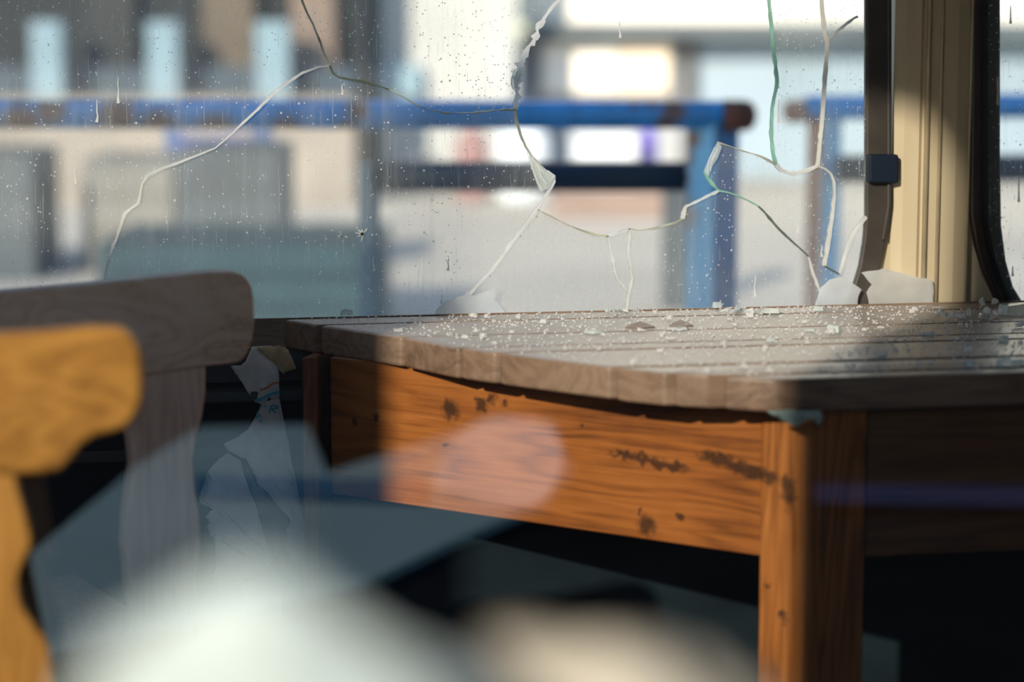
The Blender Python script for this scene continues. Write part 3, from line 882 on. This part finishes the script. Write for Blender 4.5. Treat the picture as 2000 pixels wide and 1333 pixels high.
# letters on the bag: R and what is left of its neighbours
def stroke(pts, w=3.2): obj('print_letter', *ribbon([at(x, y, BD - .026) for x, y in pts], w * PX, HF, .0006), M['print_blue'], bag)
stroke([(529, 793), (527, 806)]); stroke([(529, 793), (537, 793), (538, 798), (529, 800)]); stroke([(531, 800), (538, 807)])
stroke([(542, 792), (541, 800)]); stroke([(517, 793), (519, 796)]); stroke([(503, 806), (500, 818)]); stroke([(500, 818), (508, 810), (510, 816)]); stroke([(506, 822), (512, 826)])

# ------------------------------------------------------------------ torn paper left at the foot of the glass
def torn(name, outline, label, dY, thick=.0015, curl=.0):
    pts = [on_y(x, y, YF + dY) for x, y in outline]
    zb_ = min(p.z for p in pts); zt_ = max(p.z for p in pts)
    vs, fs = prism(pts, V((0, thick, 0)))
    vs = [v - V((0, curl * ((v.z - zb_) / (zt_ - zb_)) ** 2, 0)) for v in vs]
    o = obj(name, vs, fs, M['paper'])
    tag(o, label, 'paper', 'torn paper at the foot of the window')
    return o


torn('torn_paper', dense([(846, 622), (852, 606), (864, 592), (876, 585), (886, 587), (893, 580), (906, 577), (914, 567), (918, 578), (934, 574), (952, 568), (968, 561), (969, 575), (966, 586), (976, 596), (986, 612), (986, 622)], 7, 1.0), 'ragged translucent paper scrap at the foot of the straight diagonal crack', -.012, curl=.004)
torn('torn_paper', dense([(1590, 615), (1594, 590), (1602, 562), (1620, 546), (1640, 541), (1655, 545), (1668, 556), (1682, 566), (1676, 580), (1674, 612)], 7, .8), 'rounded pale paper scrap stuck in the lower corner of the broken pane', -.014, curl=.003)
torn('torn_paper', dense([(1698, 610), (1696, 585), (1692, 572), (1702, 556), (1680, 532), (1705, 528), (1728, 524), (1745, 530), (1765, 534), (1790, 541), (1818, 546), (1823, 565), (1822, 610)], 7, .8), 'wide pale paper scrap standing against the metal window post', -.016, curl=.006)

# ------------------------------------------------------------------ broken glass on the table
def shard_mesh(w, d, h, n=6, jag=.3):
    top, bot = [], []
    for i in range(n):
        a = 2 * math.pi * i / n + random.uniform(-.25, .25)
        r = 1 + random.uniform(-jag, jag)
        top.append(V((math.cos(a) * r * w / 2 * .85, math.sin(a) * r * d / 2 * .85, h * random.uniform(.7, 1.2))))
        bot.append(V((math.cos(a) * r * w / 2, math.sin(a) * r * d / 2, 0)))
    fs = [tuple(range(n)), tuple(range(2 * n - 1, n - 1, -1))] + [(i, (i + 1) % n, n + (i + 1) % n, n + i) for i in range(n)]
    return top + bot, fs


def shard(x, y, wpx, hpx, label, mat='shard', n=7, jag=.35, cat='glass shard', name='glass_shard', dep=None):
    p = on_z(x, y, TZ); s = (p - EYE).dot(HF) / F
    w, h = wpx * s, hpx * s
    vs, fs = shard_mesh(w, dep or w * .7, h, n, jag)
    vs = [v + p + V((0, 0, .0006)) for v in vs]
    o = obj(name, vs, fs, M[mat])
    tag(o, label, cat)
    return o


def heap(x, y, wpx, hpx, label, mat='shard', n=7, jag=.4):
    p = on_z(x, y, TZ); s = (p - EYE).dot(HF) / F
    w, h = wpx * s, hpx * s
    o = empty('glass_heap', p, label, 'broken glass')
    for k in range(10):
        t = random.uniform(-.5, .5)
        vs, fs = shard_mesh(w * random.uniform(.14, .34), w * random.uniform(.06, .16), h * random.uniform(.25, .6), random.choice((4, 5, 6)), .5)
        ca, sa = math.cos(random.uniform(0, 3)), math.sin(random.uniform(0, 3))
        tx, ty = random.uniform(-.35, .35), random.uniform(-.3, .3)
        q = p + V((t * w, random.uniform(-.18, .18) * w, .0006))
        vs = [V((v.x * ca - v.y * sa, v.x * sa + v.y * ca, v.z)) for v in vs]
        vs = [V((v.x, v.y, v.z + v.x * tx + v.y * ty)) for v in vs]
        m = min(v.z for v in vs)
        lift = random.uniform(0, .35) * h if k > 3 else 0
        vs = [v + q + V((0, 0, lift - m)) for v in vs]
        obj('splinter', vs, fs, M[random.choice((mat, mat, 'crumb'))], o)
    return o


heap(1448, 611, 100, 9, 'long flat whitish glass shard lying below the pointed broken tip', n=9)
shard(1500, 612, 46, 8, 'small greenish glass shard beside the long flat whitish one', 'shard_green')
heap(1862, 622, 52, 15, 'crumpled whitish glass lump before the metal window post', n=9, jag=.45)
heap(1915, 622, 88, 20, 'long blue-green heap of splintered glass near the right window corner', 'shard_green', n=10, jag=.4)
shard(1978, 614, 84, 20, 'thick green glass slab beneath the curved black seal', 'shard_green', n=8, jag=.25)
heap(1928, 598, 34, 18, 'clear sparkling glass cluster at the foot of the curved black seal', n=9, jag=.5)
heap(1990, 640, 40, 16, 'jagged glass shard in front of the thick green slab', n=8, jag=.5)
shard(1972, 716, 50, 16, 'bluish glass shard at the near table edge, farthest right', n=7, jag=.4)
shard(1893, 718, 22, 12, 'small glass chip at the near table edge beside the bluish shard', n=6)
shard(1630, 650, 34, 12, 'square tilted glass plate alone in the middle of the planks', n=4, jag=.12)
shard(1585, 648, 22, 4, 'thin glass sliver next to the square tilted plate', n=5)
shard(1325, 645, 44, 4, 'flat bluish glass flake beside the dark lifted splinter', n=7)
shard(1160, 652, 34, 5, 'wide clear glass flake on the pale plank, before the cracks', n=7)
heap(1215, 612, 60, 12, 'whitish glass pile where the two cracks meet the table', n=9, jag=.45)
shard(676, 617, 26, 10, 'white triangular glass chip on the far left table end', n=4, jag=.3)
shard(1505, 668, 20, 7, 'rounded white glass bead on the second near plank', n=8, jag=.15)
shard(1400, 602, 22, 10, 'milky glass chip leaning under the blue post', n=6)
shard(1960, 668, 22, 12, 'clear glass nugget between the dark plank gaps', n=7)
shard(1810, 656, 26, 9, 'clear low glass chip on the third plank', n=7)
shard(1600, 596 + 12, 18, 9, 'clear glass chip under the rounded paper scrap', n=6)
# brown splinters lifted off a plank
for x, y, w, lab in ((1250, 643, 60, 'brown bark-like splinter lifted from a plank'), (1330, 640, 50, 'dark lifted splinter on the plank behind the flat bluish flake')):
    p = on_z(x, y, TZ); s = (p - EYE).dot(HF) / F * w
    vs = [p + V((-s / 2, 0, .0008)), p + V((0, -.006, .0008)), p + V((s / 2, 0, .0008)), p + V((.1 * s, .012, .006)), p + V((-.2 * s, .010, .004))]
    o = obj('wood_splinter', *prism(vs, V((0, 0, .0015))), wtop)
    tag(o, lab, 'splinter')
# film shred hanging at the near corner
hp = at(1550, 806, 2.31)
shred = sheet('plastic_shred', [(1498, 803), (1515, 812), (1530, 820), (1545, 832), (1556, 836), (1568, 828), (1578, 818), (1592, 824), (1600, 834), (1608, 820), (1602, 802)], 2.335, film_mat('shred_film', (.55, .72, .70), .4, .15, .3, .3), None, .008, 60, seed=3)
tag(shred, 'pale blue-green plastic shred dangling from the near table corner', 'plastic')

# fragments: 110 that show, alike; the smaller crumbs as stuff
protos = []
for k in range(8):
    vs, fs = shard_mesh(1, random.uniform(.6, 1), random.uniform(.25, .6), random.choice((5, 6, 7)), .35)
    me = bpy.data.meshes.new('glass_fragment'); me.from_pydata(vs, [], fs); me.materials.append(M['crumb'])
    bm = bmesh.new(); bm.from_mesh(me); bmesh.ops.recalc_face_normals(bm, faces=bm.faces); bm.to_mesh(me); bm.free()
    protos.append(me)


def on_table(p): return near_y + .008 < p.y < YF - .035 and p.x > left_x(p.y) + .01 and p.x < 1.3


done = 0
while done < 150:
    x = random.uniform(640, 2000); y = random.uniform(606, 735)
    if random.random() > (1.0 if y < 690 else .45): continue
    p = on_z(x, y, TZ)
    if not on_table(p): continue
    o = bpy.data.objects.new('glass_fragment', random.choice(protos))
    s = random.choice((.003, .004, .005, .006, .007, .010))
    o.scale = (s, s, s * random.uniform(.6, 1.2)); o.location = p + V((0, 0, .0006)); o.rotation_euler = (0, 0, random.uniform(0, 6.28))
    C.objects.link(o)
    z = 0 if p.y > bounds[7] else (1 if p.y > bounds[4] else 2)
    tag(o, ('small clear glass fragment on the planks closest to the cracked window', 'small clear glass fragment on the middle planks of the table', 'small blurred glass fragment on the planks at the near table edge')[z], 'glass fragment', ('fragments by the window', 'fragments on the middle planks', 'fragments at the near edge')[z])
    done += 1
cv, cf = [], []
n = 0
while n < 2600:
    x = random.uniform(560, 2000); y = 600 + 140 * random.random() ** 1.4
    p = on_z(x, y, TZ)
    if not on_table(p): continue
    s = random.uniform(.0008, .0030)
    vs, fs = shard_mesh(s, s * .8, s * .6, 4, .3)
    a = V((0, 0, .0006)); k = len(cv)
    cv += [v + p + a for v in vs]; cf += [tuple(i + k for i in f) for f in fs]
    n += 1
crumbs = obj('glass_crumbs', cv, cf, M['crumb'])
tag(crumbs, 'tiny glass crumbs sprinkled all over the table planks', 'glass crumbs', kind='stuff')

# ------------------------------------------------------------------ things on the near sill, far out of focus
def mound(name, cx, cy, d, rx, ry, rz, mat, label, cat, seed, rough=.25, fs=2.2):
    c = at(cx, cy, d); c.z = BZ0
    bm = bmesh.new()
    bmesh.ops.create_icosphere(bm, subdivisions=4, radius=1)
    vs, fcs = [], []
    for v in bm.verts:
        k = 1 + rough * (mnoise.noise(v.co * fs + V((seed, 0, 0))) + .5 * abs(mnoise.noise(v.co * fs * 2.4 + V((0, seed, 0)))))
        q = v.co * k
        vs.append(c + RGT * (q.x * rx) + HF * (q.y * ry) + V((0, 0, max(0, (q.z + .25)) * rz)))
    fcs = [tuple(v.index for v in f.verts) for f in bm.faces]
    bm.free()
    o = obj(name, vs, fcs, mat, smooth=True)
    tag(o, label, cat)
    return o


mound('crumpled_bag', 525, 1400, .60, .067, .035, .088, film_mat('white_bag', (.74, .84, .84), .2, 0, .5, .05), 'crumpled white plastic bag on the sill of the near window', 'bag', 2.0)
mound('crumpled_cloth', 1130, 1400, .71, .076, .040, .058, plain('beige_cloth', (.60, .54, .45), .8, .15, 30), 'beige crumpled cloth on the near window sill beside the white bag', 'cloth', 5.0)

# ------------------------------------------------------------------ outside, beyond the broken window
gnd = plain('yard_ground', (.50, .46, .40), .9, .12, .8)
ground = tag(obj('ground', *box(-60, 60, -60, 60, -.5, -.06), gnd), kind='structure')

rust_stains = [(at(x, y, 5.13), r) for x, y, r in ((1315, 215, .040), (1300, 240, .030), (1270, 205, .016), (1240, 208, .012), (230, 225, .06), (100, 215, .05), (700, 215, .035), (680, 255, .035), (40, 240, .06), (310, 255, .06), (420, 262, .06), (560, 262, .05))]
paint = plain('blue_paint', (.035, .34, .74), .4, .25, 14, coat=.2, stains=rust_stains, stain_col=(.20, .075, .035))
paint_lit_pale = plain('lit_pale_blue_paint', (.30, .68, .95), .45, .15, 14, stains=[(at(1340, 300, 5.15), .034, (1.4, 1, .5)), (at(1336, 350, 5.15), .036, (1.6, 1, .6)), (at(1342, 420, 5.15), .035, (1.5, 1, .6)), (at(1346, 275, 5.15), .03)], stain_col=(.40, .15, .05))
rust = plain('rust', (.16, .055, .03), .8, .35, 30, bump=.2)
rust_or = plain('orange_rust', (.62, .30, .17), .8, .3, 30, bump=.2)
navy = plain('navy_paint', (.008, .022, .045), .5, .3, 10)


def pole(name, a, b, r, mat, parent, n=18): return obj(name, *tube([a, b], r, n), mat, parent, smooth=True)


D1 = 5.15
rl = empty('railing', at(1390, 1000, D1), 'blue pipe railing with rusted round end cap, seen through the hole', 'railing')
pole('top_rail', at(-700, 224, D1), at(1425, 224, D1), .031, paint, rl)
a, b = at(1412, 226, D1), at(1478, 226, D1)
ax = (b - a)
obj('end_cap', *tube([a, a + ax * .6, a + ax * .8, a + ax * .93, a + ax], [.0335, .0335, .031, .022, .008], 18), rust, rl, smooth=True)
# post: square bar turned so that two faces show
pm = at(1392, 300, D1 - .05)
def post(name, xm, x0, x1, yt, d, mats, parent, zb_=-.06):
    m_, l_, r_ = at(xm, 400, d - .045), at(x0, 400, d), at(x1, 400, d)
    zt_ = at(xm, yt, d).z
    bk = l_ + r_ - m_
    ring = [V((v.x, v.y, zb_)) for v in (l_, m_, r_, bk)]
    vs, fs = prism(ring, V((0, 0, zt_ - zb_)))
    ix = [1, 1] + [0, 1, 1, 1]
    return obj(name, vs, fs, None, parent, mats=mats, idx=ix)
post('post', 1394, 1340, 1442, 232, D1 + .02, [paint_lit_pale, plain('shaded_blue_paint', (.006, .14, .38), .45, .2, 14)], rl)  # lit and shaded sides of the post put into two blues
pole('lower_rail', at(740, 345, D1 + .05), at(1345, 345, D1 + .05), .033, navy, rl)
post('post', 722, 700, 742, 320, D1 + .05, [plain('post_teal', (.04, .12, .16), .5, .2)] * 2, rl)
pole('post', at(-330, 232, D1), V((*at(-330, 232, D1).xy, -.06)), .03, paint, rl)
D2 = 6.0
rl2 = empty('railing', at(1610, 900, D2), 'paler blue railing with rust-orange post beside the metal window post', 'railing')
pole('top_rail', at(1574, 211, D2), at(2700, 200, D2), .031, paint, rl2)
obj('end_cap', *tube([at(1528, 218, D2), at(1532, 218, D2), at(1540, 218, D2), at(1582, 217, D2)], [.012, .024, .029, .029], 18), rust_or, rl2, smooth=True)
post('post', 1606, 1574, 1642, 225, D2 + .02, [rust_or, paint_lit_pale], rl2)
pole('lower_rail', at(1640, 330, D2), at(2700, 325, D2), .034, navy, rl2)
# far blue gate frame
gt = empty('gate_frame', at(430, 700, 11.7), 'small blue frame behind the left half of the long railing', 'gate frame')
for x in (335, 512): pole('upright', at(x, 205, 11.7), V((*at(x, 140, 11.7).xy, -.06)), .030 if x == 335 else .034, plain('gate_blue%d' % x, (.02, .09, .26), .5, .2), gt)
pole('crossbar', at(335, 279, 11.7), at(540, 279, 11.7), .034, plain('gate_violet', (.05, .08, .30), .5, .2), gt)

# buildings
def slab(name, x0, y0_, x1, y1_, d, thick, mat, parent=None, z_bot=None):
    a, b = at(x0, y0_, d), at(x1, y0_, d)
    zt_, zb_ = at((x0 + x1) / 2, y0_, d).z, at((x0 + x1) / 2, y1_, d).z
    if z_bot is not None: zb_ = z_bot
    return obj(name, *prism([V((a.x, a.y, zb_)), V((b.x, b.y, zb_)), V((b.x, b.y, zt_)), V((a.x, a.y, zt_))], HF * thick), mat, parent)


DB = 14.0
brick = plain('dark_brick', (.018, .019, .018), .9, .3, 2)
lb = empty('building', V((*at(200, 400, DB).xy, -.06)), 'dark brick building with three pale blue columns behind the left railing', 'building')
slab('wall', -1500, -1500, 690, 700, DB + .6, 3.0, brick, lb, -.06)
pale = plain('pale_column', (.20, .30, .36), .6, .08, 3)
for x0, x1 in ((58, 118), (286, 346), (498, 562)):
    slab('column', x0, 42, x1, 195, DB, .18, pale, lb)
slab('plinth', -1500, 192, 690, 700, DB - .05, .3, plain('plinth_stone', (.30, .26, .22), .9, .3, 1.5), lb, -.06)
slab('band', -1500, 132, 690, 192, DB + .3, .3, plain('band_blue', (.018, .045, .075), .6, .2, 3), lb)
slab('panel', 390, -300, 490, 130, DB + .45, .15, plain('panel_tan', (.12, .09, .06), .8, .2, 3), lb)
slab('panel', 565, -300, 650, 135, DB + .45, .15, plain('panel_brown', (.18, .13, .10), .8, .2, 3), lb)
slab('panel', 160, -300, 255, 132, DB + .45, .15, plain('panel_black', (.025, .025, .022), .8, .2, 3), lb)

DR = 16.0
cream = plain('cream_render', (.84, .80, .70), .85, .05, 1.5)
rb = empty('building', V((*at(1300, 380, DR).xy, -.06)), 'cream and grey building with a bright window behind the hole in the pane', 'building')
slab('upper_wall', 1012, -2500, 2900, 44, DR, 3.0, cream, rb)
slab('beam', 1030, 44, 2900, 74, DR - .15, .8, plain('beam_grey', (.10, .12, .13), .7, .2, 2), rb)
slab('wall', 1012, 72, 1368, 330, DR + .25, 2.0, plain('grey_render', (.40, .42, .44), .85, .08, 1.5), rb, -.06)
slab('shutter', 1368, 72, 2900, 330, DR + .2, 2.0, plain('blue_grey_shutter', (.30, .38, .44), .7, .1, 1.5), rb, -.06)
wnd = slab('window_frame', 1056, 78, 1312, 186, DR + .12, .12, plain('frame_white', (.9, .86, .78), .6, .03, 2), rb)
slab('pane', 1062, 84, 1208, 180, DR + .08, .05, plain('blind_cream', (.95, .90, .80), .6, .03, 2), rb)
slab('pane', 1214, 84, 1306, 180, DR + .08, .05, plain('blind_peach', (.90, .76, .58), .6, .03, 2), rb)
slab('downpipe', 1335, 74, 1352, 330, DR + .1, .1, plain('pipe_dark', (.12, .12, .12), .7, .1, 2), rb, -.06)
mb = empty('building', V((*at(850, 380, 15.2).xy, -.06)), 'pale grey rendered block between the dark brick and the cream building', 'building')
slab('wall', 735, -1500, 1004, 330, 15.2, .6, plain('pale_render', (.52, .52, .50), .85, .08, 1.5), mb, -.06)
slab('vent_panel', 740, 130, 820, 190, 15.08, .12, plain('vent_blue', (.28, .42, .50), .7, .1, 2), mb)

# objects on the yard
def barrel(x0, x1, y0_, y1_, d, mat, name, label, cat, bands=True):
    a, b = at(x0, y1_, d), at(x1, y1_, d)
    r = (b - a).length / 2; c = (a + b) / 2; zt_ = at((x0 + x1) / 2, y0_, d).z
    zb_ = -.06
    hgt = zt_ - zb_
    prof_ = [(0, .80), (.05, .94), (.25, 1.0), (.5, .98), (.75, 1.0), (.93, .94), (1, .78)]
    o = empty(name, V((c.x, c.y, zb_)), label, cat)
    obj('body', *tube([V((c.x, c.y, zb_ + hgt * f)) for f, _ in prof_], [r * k for _, k in prof_], 24), mat, o, smooth=True)
    obj('lid', *tube([V((c.x, c.y, zt_)), V((c.x, c.y, zt_ + .03))], [r * .62, r * .5], 20), mat, o, smooth=True)
    if bands:
        for f in (.33, .67): obj('hoop', *tube([V((c.x, c.y, zb_ + hgt * f - .015)), V((c.x, c.y, zb_ + hgt * f + .015))], [r * 1.02, r * 1.02], 24), mat, o, smooth=True)
    return o


barrel(968, 1072, 255, 400, 14.3, plain('barrel_white', (.80, .86, .90), .4, .05), 'barrel', 'white barrel seen past the edge of the hole under the blue rail', 'barrel')
barrel(1248, 1282, 255, 400, 14.3, plain('barrel_purple', (.10, .07, .42), .4, .1), 'barrel', 'slim violet-blue barrel beneath the railing, inside the hole', 'barrel')
barrel(890, 955, 262, 400, 14.3, plain('barrel_red', (.36, .20, .18), .5, .1), 'barrel', 'dull red barrel behind the hazy glass beside the white barrel', 'barrel')


def crate(x0, x1, y0_, d, dep, mat, mat2, name, label, cat, slats=3):
    a, b = at(x0, y0_, d), at(x1, y0_, d)
    zt_ = a.z
    o = empty(name, V(((a.x + b.x) / 2, (a.y + b.y) / 2, -.06)), label, cat)
    hh = (zt_ + .06)
    ax_ = V(b - a); ax_.z = 0
    base = V((a.x, a.y, -.06))
    obj('body', *prism([base, base + ax_, base + ax_ + HF * dep, base + HF * dep], V((0, 0, hh))), mat, o)
    for k in range(slats):
        z0 = hh * (k + .12) / slats; z1 = hh * (k + .88) / slats
        s0 = base - HF * .015
        obj('board', *prism([s0 + V((0, 0, z0)), s0 + ax_ + V((0, 0, z0)), s0 + ax_ + V((0, 0, z1)), s0 + V((0, 0, z1))], HF * .014), mat2, o)
    return o


teal = plain('crate_teal', (.012, .04, .05), .7, .25, 3); teal2 = plain('crate_teal_board', (.016, .05, .062), .7, .25, 3)
crate(190, 740, 478, 8.4, .8, teal, teal2, 'planter_box', 'long dark teal planter box beyond the glass, low beside the table', 'planter')
slate = plain('slate_box', (.06, .075, .085), .7, .25, 3)
crate(345, 545, 292, 10.0, .7, slate, slate, 'storage_box', 'dark slate storage box behind the teal planter', 'box')
crate(160, 335, 312, 10.6, .6, plain('grey_box', (.17, .165, .15), .7, .2, 3), plain('grey_box_board', (.19, .185, .17), .7, .2, 3), 'storage_box', 'mid grey storage box between two darker ones outside', 'box')
crate(-160, 62, 300, 10.2, .6, slate, slate, 'storage_box', 'dark slate storage box farthest left outside', 'box')
crate(1120, 1240, 266, 14.0, .8, plain('pale_box', (.62, .66, .68), .6, .08, 3), plain('pale_box_board', (.66, .70, .72), .6, .08, 3), 'storage_box', 'pale grey box beside the violet barrel, inside the hole', 'box')
brownw = plain('brown_wall', (.30, .225, .185), .9, .2, 2)
crate(1082, 1302, 377, 13.2, .3, brownw, brownw, 'low_wall', 'low brownish wall below the dark lower rail', 'wall', 2)
crate(1300, 1344, 330, 9.2, .2, slate, slate, 'shade_strip', 'dark strip standing in for the shade just behind the light blue post', 'shade_strip', 1)  # dark block added where only shade falls beside the post

# ------------------------------------------------------------------ behind the camera: what the near pane mirrors
def refl(x, y, z=-.055):
    """ground point whose mirror image in the near pane shows at x, y"""
    p_ = on_z(x, y, z)
    return V((p_.x, 2 * YN - p_.y, z))


pave = plain('pale_paving', (.30, .42, .44), .95, .06, 2, spec=0.0)
slabp = [(60, 1100), (270, 925), (390, 850), (600, 845), (640, 940), (900, 855), (960, 825), (1080, 835), (1120, 930), (1060, 1000), (880, 1075), (700, 1165), (100, 1300)]
tag(obj('paving', *prism([refl(x, y) for x, y in slabp], V((0, 0, .02))), pave), kind='structure')
patch = catmull([(850, 950), (870, 890), (905, 850), (960, 826), (1035, 826), (1085, 855), (1098, 920), (1060, 985), (1000, 1000), (910, 975)], 3, True)
tag(obj('paving', *prism([refl(x, y, -.034) for x, y in patch], V((0, 0, .012))), plain('mirrored_blob_white', (.88, .82, .80), .95, .05, 2, spec=0.0)), kind='structure')  # white ground patch added to show as a pale blob in the pane
for x0, x1, ya, yb in ((380, 830, 930, 972), (1590, 2300, 948, 985)):
    line = [refl(x0, ya, -.033), refl(x1, ya + 12, -.033), refl(x1, yb + 12, -.033), refl(x0, yb, -.033)]
    tag(obj('road_marking', *prism(line, V((0, 0, .004))), plain('line_blue%d' % x0, (.06, .17, .28) if x0 < 1000 else (.025, .05, .14), .9, .05, 2, spec=0.0)), kind='structure')
asph = plain('asphalt', (.012, .012, .013), 1.0, .2, 3, spec=0.0)
tag(obj('road', *prism([refl(x, y, -.058) for x, y in [(-3500, 2600), (5000, 2600), (6000, 420), (-5000, 420)]], V((0, 0, .001))), asph), kind='structure')

# dark building added behind the camera, shaped to block horizon glare
pb = empty('building', (7, -11.5, -.06), 'dark building added behind the photographer to block horizon glare in the near pane', 'building')
obj('wall', *box(-2.2, 16, -12.5, -11.5, -.06, 3.0), plain('glare_block_wall', (.04, .035, .032), .9, .2, 2, spec=.1), pb)
obj('roof', *box(-2.4, 16.2, -12.7, -11.2, 3.0, 3.15), plain('glare_block_roof', (.05, .05, .05), .9, .2, 2), pb)
